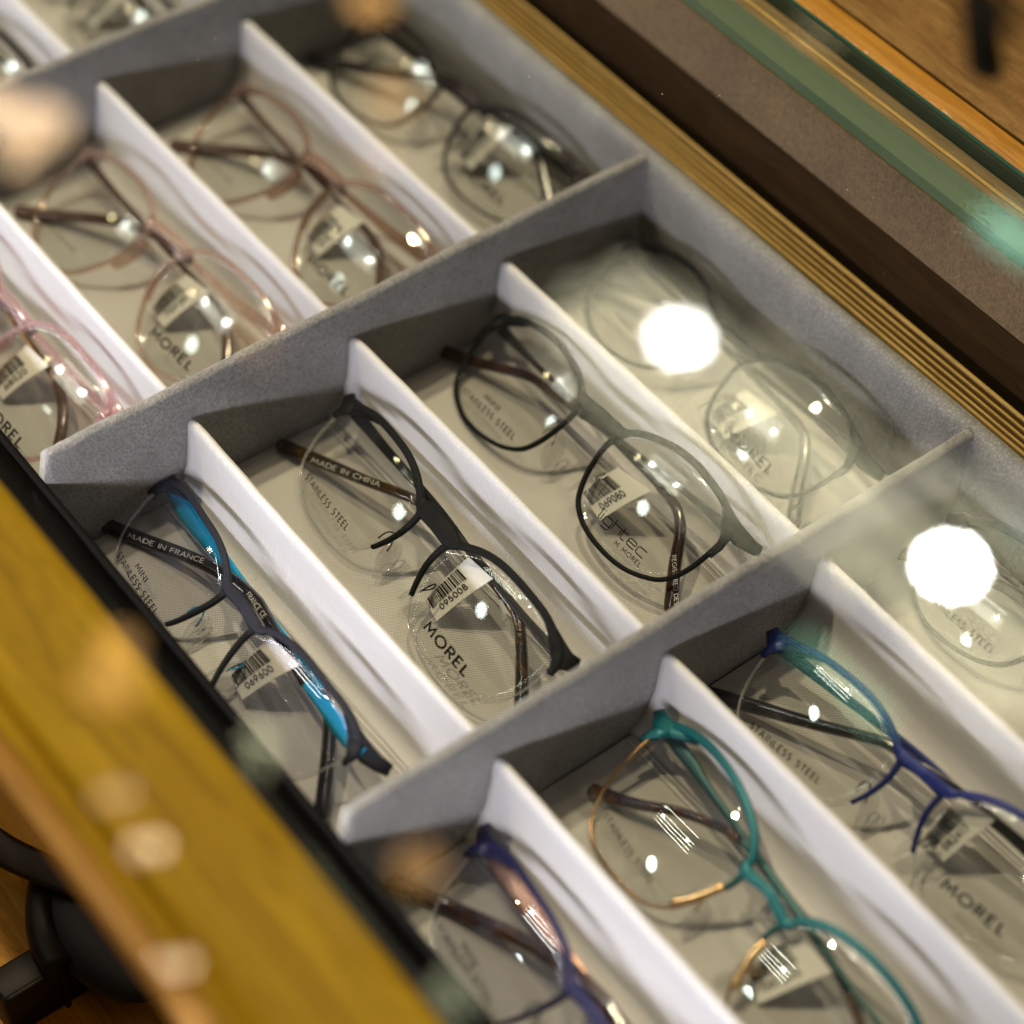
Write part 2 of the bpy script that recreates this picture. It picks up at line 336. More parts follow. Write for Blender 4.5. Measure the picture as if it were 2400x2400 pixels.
GL = {'A': (.82, [[(0, 0), (.41, 1), (.82, 0)], [(.15, .33), (.67, .33)]]), 'C': (.82, [arc_(.5, .5, .5, .5, 50, 310, 14)]),
 'D': (.76, [[(0, 0), (0, 1), (.3, 1)] + arc_(.3, .5, .46, .5, 90, -90)[1:] + [(0, 0)]]), 'E': (.52, [[(.52, 1), (0, 1), (0, 0), (.52, 0)], [(0, .52), (.46, .52)]]),
 'F': (.5, [[(.5, 1), (0, 1), (0, 0)], [(0, .5), (.44, .5)]]), 'G': (.9, [arc_(.5, .5, .5, .5, 50, 345, 14) + [(.98, .46), (.56, .46)]]),
 'H': (.68, [[(0, 0), (0, 1)], [(.68, 0), (.68, 1)], [(0, .52), (.68, .52)]]), 'I': (.04, [[(.02, 0), (.02, 1)]]), 'L': (.48, [[(0, 1), (0, 0), (.48, 0)]]),
 'M': (.96, [[(0, 0), (.1, 1), (.48, .3), (.86, 1), (.96, 0)]]), 'N': (.72, [[(0, 0), (0, 1), (.72, 0), (.72, 1)]]), 'O': (1.0, [arc_(.5, .5, .5, .5, 0, 360, 20)]),
 'R': (.58, [[(0, 0), (0, 1), (.3, 1)] + arc_(.3, .76, .25, .24, 90, -90)[1:] + [(0, .52)], [(.24, .52), (.58, 0)]]),
 'S': (.52, [arc_(.27, .755, .24, .245, 40, 255, 10) + arc_(.27, .265, .26, .265, 75, -140, 10)]), 'T': (.6, [[(0, 1), (.6, 1)], [(.3, 1), (.3, 0)]]),
 '0': (.56, [arc_(.28, .5, .28, .5, 0, 360, 18)]), '1': (.3, [[(0, .8), (.2, 1), (.2, 0)]]), '2': (.54, [arc_(.27, .72, .26, .28, 160, -30, 9) + [(0, 0), (.54, 0)]]),
 '3': (.54, [arc_(.26, .74, .24, .26, 150, -90, 9) + arc_(.26, .26, .27, .26, 90, -150, 9)]), '4': (.6, [[(.45, 0), (.45, 1), (0, .28), (.6, .28)]]),
 '5': (.54, [[(.48, 1), (.1, 1), (.06, .55)] + arc_(.26, .32, .28, .32, 110, -150, 10)]), '6': (.56, [[(.44, 1), (.08, .5)] + arc_(.28, .3, .28, .3, 150, -210, 16)]),
 '7': (.52, [[(0, 1), (.52, 1), (.16, 0)]]), '8': (.54, [arc_(.27, .75, .22, .25, 0, 360, 14), arc_(.27, .26, .27, .26, 0, 360, 14)]),
 '9': (.56, [arc_(.28, .7, .28, .3, -30, 330, 16), [(.5, .55), (.14, 0)]]), ' ': (.35, [])}
def text2d(s, spacing=1.0, bold=0.0):
    """flat stroke lettering, cap height 1, x from 0"""
    wd = (.15 + bold * 5); x = 0.0; v = []; f = []; gap = .26 * spacing * (1.25 if spacing > 1.1 else 1)
    for ch in s:
        a, strokes = GL[ch]
        for st in strokes:
            P = [Vector((x + p, q)) for p, q in st]; n = len(P); L = []
            for i, p in enumerate(P):
                d0 = (P[i] - P[i - 1]).normalized() if i > 0 else None; d1 = (P[i + 1] - P[i]).normalized() if i < n - 1 else None
                d0 = d0 or d1; d1 = d1 or d0; t = (d0 + d1); t = t.normalized() if t.length > 1e-4 else d0
                nn = Vector((-t.y, t.x)); k = wd / 2 / max(.45, nn.dot(Vector((-d0.y, d0.x))))
                L.append((p + nn * k, p - nn * k))
            b = len(v)
            for p, q in L: v += [(p.x, p.y), (q.x, q.y)]
            f += [(b + 2 * i, b + 2 * i + 1, b + 2 * i + 3, b + 2 * i + 2) for i in range(n - 1)]
        x += a + gap
    return v, f, x - gap
def text_on(s, p0, p1, height, surf, lift, spacing=1.0, bold=0.0, upflip=1):
    """text with baseline p0->p1 (2d), stretched to fit; surf(x,y)->z"""
    v, f, wd = text2d(s, spacing, bold); p0 = Vector(p0); p1 = Vector(p1); d = p1 - p0; L = d.length; d.normalize(); n = Vector((-d.y, d.x)) * upflip
    out = []
    for x, y in v:
        q = p0 + d * (x / wd * L) + n * (y * height); out.append((q.x, q.y, surf(q.x, q.y) + lift))
    return out, f

# ------------------------------------------------------------------ display tray
WALLX = (-342, -171, 0, 171, 342)
DIVY = (0, 67, 134)
TL, TR = -55.0, 201.0           # inner left and right of the tray
tray = thing('display_tray', 'long grey suede display tray split into cells by white cloth dividers', 'display tray', (0, 0, -52))
def child(o): o.location = o.location - tray.location if o.parent is tray else o.location; return o
def rnd(seed):
    r = random.Random(seed); ph = [(r.uniform(0, 6.28), r.uniform(0.6, 1.4)) for _ in range(6)]
    return ph
b = G()
for r in range(4):
    NX, NY = 40, 50; vv = []; ff = []; xa, xb = WALLX[r] + 6.4, WALLX[r + 1] - 1.2
    for i in range(NX + 1):
        for j in range(NY + 1):
            x = xa + (xb - xa) * i / NX; y = TL + .8 + (TR - TL - 1.6) * j / NY
            e_ = min(i, NX - i) / NX * (xb - xa); vv.append((x, y, -48.3 - .5 * math.exp(-e_ / 1.0) + 0.25 * math.sin(x * 0.07 + y * 0.05) + 0.2 * math.sin(y * 0.11 - x * 0.03)))
    for i in range(NX):
        for j in range(NY):
            a = i * (NY + 1) + j; ff.append((a, a + NY + 1, a + NY + 2, a + 1))
    child(mk('floor_cloth', vv, ff, M['cloth'], tray))
b = G().box(-345, 355, TL - 3, TR + 5, -56, -50); child(b.mk('base_board', M['black'], tray))
def cross_wall(x):
    # rounded suede-wrapped wall standing across the tray
    r = 1.9; prof = [(x - 0.3, -50), (x - 0.1, -20), (x, -3)]
    for k in range(7):
        a = math.pi - math.pi * k / 6; prof.append((x + 2.1 + 2.1 * math.cos(a), -2.0 + 2.0 * math.sin(a)))
    prof += [(x + 4.3, -20), (x + 4.8, -44), (x + 5.6, -50)]
    n = 150; v = []; f = []; k = len(prof); ph = rnd(int(x) + 5)
    for i in range(n + 1):
        y = TL - 0.5 + (TR + 0.5 - TL) * i / n
        wob = 0.25 * math.sin(y * 0.05 + ph[0][0]) + 0.12 * math.sin(y * 0.21 + ph[1][0])
        cap = min(1.0, max(0.0, (y - (TL - 0.5)) / 2.5)); cap = math.sqrt(1 - (1 - cap) ** 2)
        for (px, pz) in prof:
            hz = (pz + 50) / 50; pz = pz if pz < -12 else -12 + (pz + 12) * cap
            v.append((px + wob * hz + random.uniform(-.05, .05), y, pz + (0.25 * math.sin(y * .09 + ph[2][0]) + random.uniform(-.05, .05)) * hz))
    for i in range(n):
        for j in range(k - 1):
            a = i * k + j; f.append((a, a + 1, a + k + 1, a + k))
    f.append(tuple(range(k))); f.append(tuple(n * k + j for j in range(k - 1, -1, -1)))
    child(mk('cross_wall', v, f, M['suede'], tray))
for x in WALLX[1:]: cross_wall(x)
def divider(x0, x1, yc, seed):
    ph = rnd(seed)
    left = [(0.0, -14.6), (-0.9, -14.9), (-1.6, -16.0), (-1.9, -18), (-2.0, -21), (-2.1, -24), (-2.3, -27), (-2.6, -30), (-3.0, -33), (-3.7, -36.5), (-4.8, -40), (-6.4, -43.5), (-8.4, -46.2), (-10.5, -47.6), (-12.5, -48.3)]
    right = [(2.6, -48.6), (2.1, -44), (1.9, -30), (1.8, -18), (1.3, -15.6), (0.8, -14.8)]
    prof = left + right; n = 70
    def fn(x, y, z, j):
        t = (x - x0) / (x1 - x0); hz = min(1, max(0, (z + 48) / 33))
        edge = min(t, 1 - t) * (x1 - x0)
        drop = -1.3 * math.exp(-edge / 2.2) * hz if j < 6 or j > 16 else 0
        amp = (1 - abs(2 * hz - 1)) if j < 15 else 0
        fold = amp * 0.4 * (0.5 * math.sin(z * 0.42 + ph[0][0] + 0.5 * math.sin(t * 2.2 + ph[1][0])) + 0.3 * math.sin(z * 0.8 + t * 0.9 * ph[2][1] + ph[2][0]))
        bow = 0.7 * math.sin(math.pi * t) * math.sin(ph[3][0]) * hz
        return (x, y + yc + fold + bow, z + drop + 0.12 * math.sin(x * .3 + ph[4][0]) * hz)
    g = G().extr_x(prof, x0, x1, n, fn); o = child(g.mk('divider', M['cloth2'], tray, True))
    # stitched seam cord along the foot of the divider
    s = []
    P = [(x0 + 3 + (x1 - x0 - 5) * i / 60, yc - 12.6 + 0.4 * math.sin(i * .2 + seed), -47.9) for i in range(61)]
    P2 = [(p[0], p[1] - 2.1, p[2] - 0.1) for p in P]
    g = G(); v, f = sweep(P, 0.8, 0.5, n=6); g.add(v, f); v, f = sweep(P2, 0.7, 0.4, n=6); g.add(v, f)
    child(g.mk('foot_seam', M['cloth2'], tray, True))
for r in range(4):
    for c, y in enumerate(DIVY):
        divider(WALLX[r] + 5.0, WALLX[r + 1] - 0.2, y, r * 5 + c)
# right side wall with soft rounded top
def sidewall():
    prof = [(TR + 0, -50), (TR + 0.2, -30), (TR - 0.2, -8), (TR + 0.3, -3.2), (TR + 1.4, -0.9), (TR + 3, -0.1), (TR + 5, -0.3), (TR + 6.2, -1.6), (TR + 6.4, -10), (TR + 6.4, -50)]
    def fn(x, y, z, j):
        return (x, y + 0.35 * math.sin(x * .045 + j) + random.uniform(-.06, .06), z + (0.15 * math.sin(x * .06 + j * .5) if z > -20 else 0))
    child(G().extr_x(prof, -345, 355, 160, fn).mk('side_wall', M['wallsuede'], tray, True))
    prof = [(TL - 3, -50), (TL - 3, -13), (TL - 2.4, -12.2), (TL - 1.4, -12), (TL - .4, -12.4), (TL, -13.6), (TL, -50)]
    child(G().extr_x(prof, -345, 355, 10).mk('side_wall', M['black'], tray, True))
sidewall()

# ------------------------------------------------------------------ drawer and case
drawer = thing('wooden_drawer', 'pull-out drawer with layered golden plywood edge and black lacquered front strip', 'drawer', (0, 214, -60))
def child2(o): o.location = -drawer.location; return o
bevel(child2(G().box(-900, 900, 207.9, 221, -58, -2.2).mk('side_panel', M['ply_d'], drawer)), 0.3)
for i, (y, wd) in enumerate(((207.9, 1.3), (211.1, 1.1), (213.9, 1.1), (216.7, 1.1), (219.7, 1.2))):
    bevel(child2(G().box(-900, 900, y, y + wd, -3.6, -1.3 + (0.8 if i in (0, 4) else 0)).mk('plywood_layer', M['ply_l'], drawer)), 0.25)
def strip(x, y, z, j):
    if z > -30: z = z + 0.5 * math.sin(x * .05 + y * .3) + .25 * math.sin(x * .17 + y)
    return (x, y, z)
child2(G().extr_x([(-95, -60), (-95, -13.0), (-88, -12.2), (-80, -12.6), (-72, -12.0), (-64, -12.2), (-59, -12.8), (-58.6, -60)], -700, 900, 300, strip).mk('front_strip', M['blackgloss'], drawer, True))

case = thing('display_case', 'wooden shop display case with yellow front rail and brown countertop', 'display case', (0, 0, -140))
def c3(o): o.location = -case.location; return o
# front rail (yellow wood, slightly moulded)
prof = [(-131, 40), (-131.2, 46), (-130.4, 49.0), (-128.6, 49.4), (-127.6, 48.2), (-127.0, 44.0), (-125.4, 44.0), (-124.6, 48.4), (-122, 50.4), (-92, 50.4), (-88, 49.8), (-86.5, 47), (-86.5, 40)]
c3(G().extr_x(prof, -900, 900, 4).mk('front_rail', M['railwood'], case, True))
bevel(c3(G().box(-900, 900, -138.5, -131.3, 40, 49.9).mk('front_edging', M['orangewood'], case)), 0.6)
# right side, from the gap outwards
c3(G().box(-900, 900, -420, 220, -165, -145).mk('lower_shelf', M['orangewood'], case))
c3(G().box(-900, 900, 226, 238, -140, 22).mk('inner_board', M['darkwood'], case))
c3(G().box(-900, 900, 225.4, 238, 22.3, 49).mk('felt_lining', M['tanfelt'], case))
c3(G().box(-900, 900, 221.5, 225.8, -140, -62).mk('gap_floor', M['black'], case))
c3(G().box(-900, 900, 226.2, 237.6, 49.2, 53.9).mk('green_glass_strip', M['greenedge'], case, False))
c3(G().box(-900, 900, 238.2, 247.6, 20, 53.4).mk('trim', M['greywood'], case))
c3(G().box(-900, 900, 241.0, 242.4, 53.3, 53.8).mk('trim_line', M['ply_l'], case))
c3(G().box(-900, 900, 247.7, 249.2, 20, 60.4).mk('glass_edge', M['teal_line'], case))
c3(G().box(-900, 900, 249.3, 254.3, 20, 54).mk('trim', M['greywood'], case))
bevel(c3(G().box(-900, 900, 254.4, 265.0, 20, 55.2).mk('rear_rail', M['orangewood'], case)), 0.5)
c3(G().box(-900, 900, 265.0, 266.4, 20, 53).mk('dark_joint', M['black'], case))
c3(G().box(-900, 900, 266.4, 900, 20, 55).mk('countertop', M['countwood'], case))
# glass pane over the whole case
pane = tag(G().box(-899, 899, -141, 247.4, 54.6, 60.0).mk('glass_pane', M['pane']), 'clear glass pane lying over the whole display case, mirroring the ceiling lamps', 'glass pane')

def scratches(name, parent, y, z, x0, x1, dens, seed, wmax=.45):
    r = random.Random(seed); g = G(); x = x0
    while x < x1:
        L = r.uniform(1.0, 7); w_ = r.uniform(.06, wmax) * (1 if r.random() < dens else .3); yy = y + r.uniform(-.35, .35); n = 7; V = []
        for i in range(n):
            t = i / (n - 1); h = w_ * math.sin(math.pi * t) * r.uniform(.5, 1.0) + .02; V += [(x + L * t, yy + h / 2, z), (x + L * t, yy - h / 2, z)]
        g.add(V, [(2 * i, 2 * i + 1, 2 * i + 3, 2 * i + 2) for i in range(n - 1)]); x += L + r.uniform(0, 3.5)
    return g.mk(name, M['scratch'], parent)
M['scratch'] = m_plain('chipped_glass_scratch', (0.85, 0.82, 0.76), 0.4)
scratches('scratch', pane, -28.8, 60.06, 200, 240, .15, 1, .10)
scratches('scratch', pane, -28.8, 60.06, 240, 284, .9, 2, .6)
scratches('scratch', pane, -21.0, 60.06, 236, 284, .9, 3, .55)
scratches('scratch', pane, -22.0, 60.06, 284, 335, .15, 4, .10)
scratches('scratch', case, 255.3, 55.3, -40, 200, .10, 5, .45).location = -case.location
r_ = random.Random(11); g = G()
for i_ in range(70):
    x, y, q = r_.uniform(-180, 330), r_.uniform(-60, 240), r_.uniform(.05, .16); a = r_.uniform(0, 6.3)
    P = [(x + q * math.cos(a + k * 1.57) * (1 if k % 2 else 2.5), y + q * math.sin(a + k * 1.57) * (1 if k % 2 else 2.5), 60.06) for k in range(4)]; g.add(P, [(0, 1, 2, 3)])
tag(g.mk('dust', M['scratch']), kind='stuff')
# ------------------------------------------------------------------ spectacles
SH = {
 'g3': (9.5, [(12, 22.5), (10, 18), (9.8, 13), (10.8, 7), (12.6, 1), (16, -5), (21.5, -8.8), (27.5, -10.8), (34.5, -11.9), (41.5, -12.1), (48.2, -11.3), (54.7, -9), (59.8, -6), (63.3, -1.5), (65.7, 4.8), (66.8, 11.3), (67.3, 17), (66.6, 21.5), (63.8, 25), (58.6, 28), (51, 30), (42, 31.3), (33, 31), (24.5, 29), (17, 26.3)]),
 'g2': (-3, [(9.7, 7), (8.8, 3), (9, -2), (10.5, -7.5), (13, -13), (16.5, -17.5), (20.5, -20.2), (26, -21.8), (33, -22.9), (40.5, -23.1), (47.5, -22.4), (54, -20.8), (60, -17.5), (64.2, -12.8), (66.7, -7), (67.8, -1), (68, 5), (67, 9.2), (64.8, 12), (60, 14.2), (53, 16.2), (44.5, 16.8), (36, 16.8), (28, 16), (20.5, 13.8), (14, 10.3)]),
 'teal': (-3, [(10.3, 3.6), (10.2, -1), (11.5, -7.5), (13.3, -13), (16, -18), (20, -22.3), (25, -24.8), (32, -26), (41, -26.6), (48.5, -26.3), (54, -24.3), (58.5, -20.5), (62.6, -13.6), (65.2, -6.4), (66.5, -.5), (67.5, 4.5), (67.8, 9), (67, 12.8), (64.3, 16), (59, 18.6), (52, 20.4), (43.4, 20.9), (35, 20.2), (27, 18.5), (20.5, 16), (15.3, 12.8), (11.8, 8.5)]),
 'g1': (-15, [(10.8, -3.5), (10.5, -8), (11.3, -12.5), (12.5, -17), (14, -21.5), (16.5, -26.5), (20, -30), (26, -33), (34, -34), (42, -33.5), (49, -32), (55, -29), (59, -26), (62.3, -22), (65, -17), (66.8, -11), (68, -5.5), (68, -2.2), (66.5, .5), (62, 2.8), (55, 4.2), (47, 4.3), (39.5, 4.2), (31.8, 4), (24.7, 3), (18.4, 1), (13.5, -1.5)]),
 'pink': (12, [(9.7, 24), (8.8, 18.9), (10, 12), (12.8, 5), (16.8, -1), (21, -6), (27, -9.5), (34, -11), (42, -10.5), (50, -7.5), (56, -2.5), (60.5, 4), (63.2, 11), (64, 18), (63.6, 25), (62, 30), (57.2, 33), (49, 35), (40.5, 35.6), (30, 35.6), (22, 34), (15, 31), (11.5, 28)]),
}
def eyeglasses(label, shape, pose, zt, st):
    """pose: (cx, cy, tilt, rz, roll) of the front on the plane z=-40; zt: height it is brought to along the sight line"""
    yc, pts = SH[shape]; cx, cy, tilt, rz, roll = pose
    ct, s_, c_, sr = math.cos(tilt), math.sin(tilt), math.cos(rz), math.sin(rz)
    ex = Vector((c_, sr, 0)); ey = Vector((-sr * ct, c_ * ct, s_)); ex = ex * math.cos(roll) + Vector((0, 0, 1)) * math.sin(roll)
    ey = (ey - ex * ey.dot(ex)).normalized(); ez = ex.cross(ey)
    o = Vector((cx, cy, -40.0)); k = (zt - CAM.z) / (-40 - CAM.z); o = CAM + (o - CAM) * k
    root = bpy.data.objects.new('eyeglasses', None); COL.objects.link(root); root.empty_display_size = .01
    root.matrix_world = Matrix.Translation(o * MM) @ Matrix((ex, ey, ez)).transposed().to_4x4() @ Matrix.Scale(k, 4)
    tag(root, label, 'eyeglasses', st.get('group', 'eyeglasses lying in the tray cells'))
    def S(x, y):
        ax = abs(x); q = max(0, 39 - ax) if ax < 39 else ax - 39; q = min(q, 29)
        return -x * x / 900 - q * q / 340 - (y - yc) ** 2 / 250 + 2.3
    def up(p): return (p[0] / 450, (p[1] - yc) / 125, 1)
    ol = [(p.x, p.y) for p in cr([(x, y, 0) for x, y in pts], 4, True)]; N = len(ol)
    mat = M[st['mat']]; rim = st.get('rim', 'full'); th = st.get('th', 2.4)
    def on(P, lift=0.0): return [(x, y, S(x, y) + lift) for x, y in P]
    # --- front frame
    g = G(); W0 = st.get('w', 1.9)
    for s in (1, -1):
        P = [(s * x, y) for x, y in ol]
        if rim == 'full':
            ws = []
            for x, y in ol:
                t = max(0, min(1, (y - yc) / 18)); ws.append(W0 + st.get('brow', 0.8) * t)
            v, f = sweep(on(P), ws, th, True, up); g.add(v, f)
        else:
            # upper bar from the nose side over the brow to the outer corner
            i0 = st.get('i0', 4) * 4; i1 = st.get('i1', 16) * 4
            idx = [(i0 - q) % N for q in range((i0 - i1) % N + 1)]
            n = len(idx); ws = []
            PP = []
            for q, i in enumerate(idx):
                x, y = ol[i]; t = q / (n - 1)
                wd = 1.5 + st.get('bar', 1.6) * (min(1, t * 3.2) + max(0, t - .7) * 2.0) * (1 if t < 0.95 else 1 - (t - .95) * 6)
                ws.append(wd); a = Vector(ol[(i - 1) % N]); b_ = Vector(ol[(i + 1) % N]); nrm = Vector(((b_ - a).y, -(b_ - a).x)).normalized()
                cen = Vector((39, yc)); p = Vector((x, y))
                if nrm.dot(p - cen) < 0: nrm = -nrm
                p = p + nrm * (wd / 2 - 0.5); PP.append((s * p.x, p.y))
            v, f = sweep(on(PP), ws, th, False, up); g.add(v, f)
        # endpiece
        e = st['end']
        P = [(s * x, y) for x, y, wd in e]; v, f = sweep([(x, y, S(s * 66, y) - max(0, abs(x) - 66) * st.get('drop', .45) + .1) for x, y in P], [q[2] for q in e], [th] * (len(e) - 1) + [th * .9], False, up); g.add(v, f)
        if 'foot' in st:
            e = st['foot']; v, f = sweep(on([(s * x, y) for x, y, wd in e], 0.05), [q[2] for q in e], th, False, up); g.add(v, f)
    # bridge
    br = st['bridge']; P = cr([(x, y, 0) for x, y, wd in br], 5); Wb = [q.x for q in cr([(wd, 0, 0) for x, y, wd in br], 5)]
    v, f = sweep([(p.x, p.y, S(p.x, p.y) + 1.2 * (1 - min(1, abs(p.x) / 14)) + 0.07) for p in P], Wb, th, False, up, 10, .5); g.add(v, f)
    g.mk('front_frame', mat, root, True)
    # --- second rim material (nylon or wire below)
    if rim == 'semi':
        i0 = st.get('i0', 4) * 4; i1 = st.get('i1', 16) * 4
        for s in (1, -1):
            idx = list(range(i0 - 2, i1 + 3)); P = on([(s * ol[i][0], ol[i][1]) for i in idx])
            v, f = sweep(P, st.get('lw', 0.8), st.get('lt', 1.3), False, up, 8, .9); mk('lower_rim', v, f, M[st.get('low', 'nylon')], root)
    # --- lenses
    for s in (1, -1):
        v = []; f = []; rings = 9; cxl = 39 * s
        outl = [(s * x, y) for x, y in ol]
        for side, lift in ((1, 0.55), (-1, -0.75)):
            base = len(v); v.append((cxl, yc, S(cxl, yc) + lift))
            for r in range(1, rings + 1):
                t = r / rings * 0.985
                for (x, y) in outl:
                    X = cxl + (x - cxl) * t; Y = yc + (y - yc) * t; v.append((X, Y, S(X, Y) + lift))
            for i in range(N):
                j = (i + 1) % N; q = (base, base + 1 + i, base + 1 + j); f.append(q if side * s > 0 else q[::-1])
                for r in range(rings - 1):
                    a = base + 1 + r * N; q = (a + i, a + N + i, a + N + j, a + j); f.append(q if side * s > 0 else q[::-1])
        o1 = 1 + (rings - 1) * N; o2 = o1 + 1 + rings * N
        for i in range(N):
            j = (i + 1) % N; f.append((o1 + i, o2 + i, o2 + j, o1 + j))
        ln = mk('lens', v, f, M[st.get('lens', 'lens')], root)
        g = G()
        for (txt, side, a, b_, h, bold) in st.get('print', []):
            if side == s: vv_, ff_ = text_on(txt, a, b_, h, S, 0.75, 1.15, bold); g.add(vv_, ff_)
        if g.v: g.mk('lettering', M['ink'], ln)
    # --- nose pads
    pa = st.get('pads', 'metal')
    if pa == 'metal':
        for s in (1, -1):
            px, py = st.get('padpos', (10.0, yc - 9)); z = S(12, py)
            pm = M[st.get('padmat', st['mat'])]
            A = cr([(s * (px + 3.0), py + 1.5, z - .5), (s * (px + 4.0), py + 4.5, z - 3), (s * (px + 2.5), py + 6.0, z - 4.5), (s * (px + 0.6), py + 3, z - 5.2), (s * (px - .2), py, z - 5.2)], 5)
            v, f = sweep(A, .6, .6, False, None, 8, .9); arm = mk('nose_pad_arm', v, f, pm, root)
            v = []; f = []
            n1, n2 = 8, 16
            for i in range(n1 + 1):
                for j in range(n2):
                    th1 = math.pi * i / n1; ph = 2 * math.pi * j / n2
                    l = Vector((1.3 * math.sin(th1) * math.cos(ph), 7.0 * math.cos(th1), 3.9 * math.sin(th1) * math.sin(ph)))
                    l = Matrix.Rotation(s * 0.55, 3, 'Y') @ (Matrix.Rotation(-s * 0.35, 3, 'Z') @ l)
                    v.append((s * (px - 2.2) + l.x, py - 1 + l.y, z - 5.5 + l.z))
            for i in range(n1):
                for j in range(n2): f.append((i * n2 + j, i * n2 + (j + 1) % n2, (i + 1) * n2 + (j + 1) % n2, (i + 1) * n2 + j))
            mk('nose_pad', v, f, M['padclear'], root)
    # --- temples folded below the front
    for side in (1, -1):
        P = st['tR'] if side > 0 else st['tL']
        z = -7.6 if side > 0 else -10.2
        if side > 0: z = st.get('zR', z)
        else: z = st.get('zL', z)
        nb = st.get('split', 3) if side > 0 else st.get('splitL', 3)      # control point where the acetate sleeve begins
        pts3 = [(p[0], p[1], z + (p[3] if len(p) > 3 else 0)) for p in P]
        for q_ in range(len(pts3)):
            a_ = pts3[q_]; wz = o.z + (ex * a_[0] + ey * a_[1] + ez * a_[2]).z * k
            if wz < -46.2: pts3[q_] = (a_[0], a_[1], a_[2] + (-46.2 - wz) / ez.z)
        C = cr(pts3, 6); Wd = [q.x for q in cr([(p[2], 0, 0) for p in P], 6)]
        cut = nb * 6
        v, f = sweep(C[:cut + 2], Wd[:cut + 2], st.get('tt', 1.3), False, None, 10, .5)
        tm = mk('temple', v, f, M[st['tmatR'] if side > 0 else st['tmatL']], root)
        tt = [st.get('tipt', 3.0)] * (len(C) - cut); WW = [x + 0.7 for x in Wd[cut:]]
        CC = list(C[cut:]); d = (CC[-1] - CC[-2]).normalized()
        e_ = CC[-1].copy(); w_e = WW[-1]; t_e = tt[-1]
        for a_ in (18, 36, 54, 70, 82): CC.append(e_ + d * (w_e * .5 * math.sin(math.radians(a_)))); WW.append(w_e * math.cos(math.radians(a_))); tt.append(t_e * (0.25 + .75 * math.cos(math.radians(a_))))
        v, f = sweep(CC, WW, tt, False, None, 12, .8)
        tip = mk('temple_tip', v, f, M[st.get('tipmat', 'tortoise')], tm)
        g = G()
        for (txt, sd, a, b_, h) in st.get('ttext', []):
            if sd == side:
                tz = st.get('tipt', 3.0) / 2 + .3 if st.get('ttip') or side < 0 or a[0] < -20 else 1.2
                zf = lambda x, y: min(((p.x - x) ** 2 + (p.y - y) ** 2, p.z) for p in C)[1] + tz
                vv_, ff_ = text_on(txt, a, b_, h, zf, 0, 1.05, 0.0); g.add(vv_, ff_)
        if g.v: g.mk('lettering', M['whiteink'], tip)
    # --- price label wrapped round a temple
    if 'tag' in st:
        c0, c1, c2, c3_, num = st['tag']       # TL, TR, BR, BL corners in local x,y
        zt0, zt1 = st.get('tagz', (-6.3, -7.5))
        def Q(s_, t_, lift=0.0):               # s_ along the strip from bottom-left(0) to top(1); t_ across
            a = Vector(c3_).lerp(Vector(c0), s_); b2 = Vector(c2).lerp(Vector(c1), s_); p = a.lerp(b2, t_)
            return (p.x, p.y, zt1 + (zt0 - zt1) * s_ + 0.9 * math.sin(s_ * 3.1) + lift)
        v = []; f = []
        n = 14
        for lift in (0, -0.25):
            for i in range(n + 1):
                for j in range(3): v.append(Q(i / n, j / 2, lift))
        for i in range(n):
            for j in range(2):
                a = i * 3 + j; f.append((a, a + 3, a + 4, a + 1)); a2 = a + (n + 1) * 3; f.append((a2, a2 + 1, a2 + 4, a2 + 3))
        pt = mk('price_label', v, f, M['paper'], root)
        g = G(); r = random.Random(int(num) if num else 3); s_ = 0.05
        while s_ < 0.72:
            wb = r.choice((0.010, 0.010, 0.018, 0.028)); v = [Q(s_, .06, .3), Q(s_, .52, .3), Q(s_ + wb, .52, .3), Q(s_ + wb, .06, .3)]
            g.add(v, [(0, 1, 2, 3)]); s_ += wb + r.choice((0.011, 0.011, 0.018, 0.024))
        if num:
            v, f, wd = text2d(num, 1.1, 0.0)
            g.add([Q(0.16 + x / wd * 0.50, 0.80 - y * 0.20, .3) for x, y in v], f)
        g.mk('barcode', M['ink'], pt)
    return root

TEMPLE_R = [(67, 11, 4.6), (45, 10.4, 3.0), (12, 11, 2.9), (-7, 9.2, 3), (-18, 8, 3), (-26, 5, 3.2), (-40, -1.2, 3.4), (-58, -8.5, 4.2), (-77, -16.5, 5.0)]
TEMPLE_L = [(-67, 11, 5), (-45, 11, 3.6), (-10, 11.5, 2.9), (15, 10, 2.9), (32, 9.5, 3), (43, 8.2, 3.2), (53, 2, 3.6), (64, -6.5, 4.4), (74, -15.5, 5.0)]
def shift(P, dx=0, dy=0, k=1): return [((x + dx), y + dy, w_ * k) + tuple(r) for x, y, w_, *r in P]

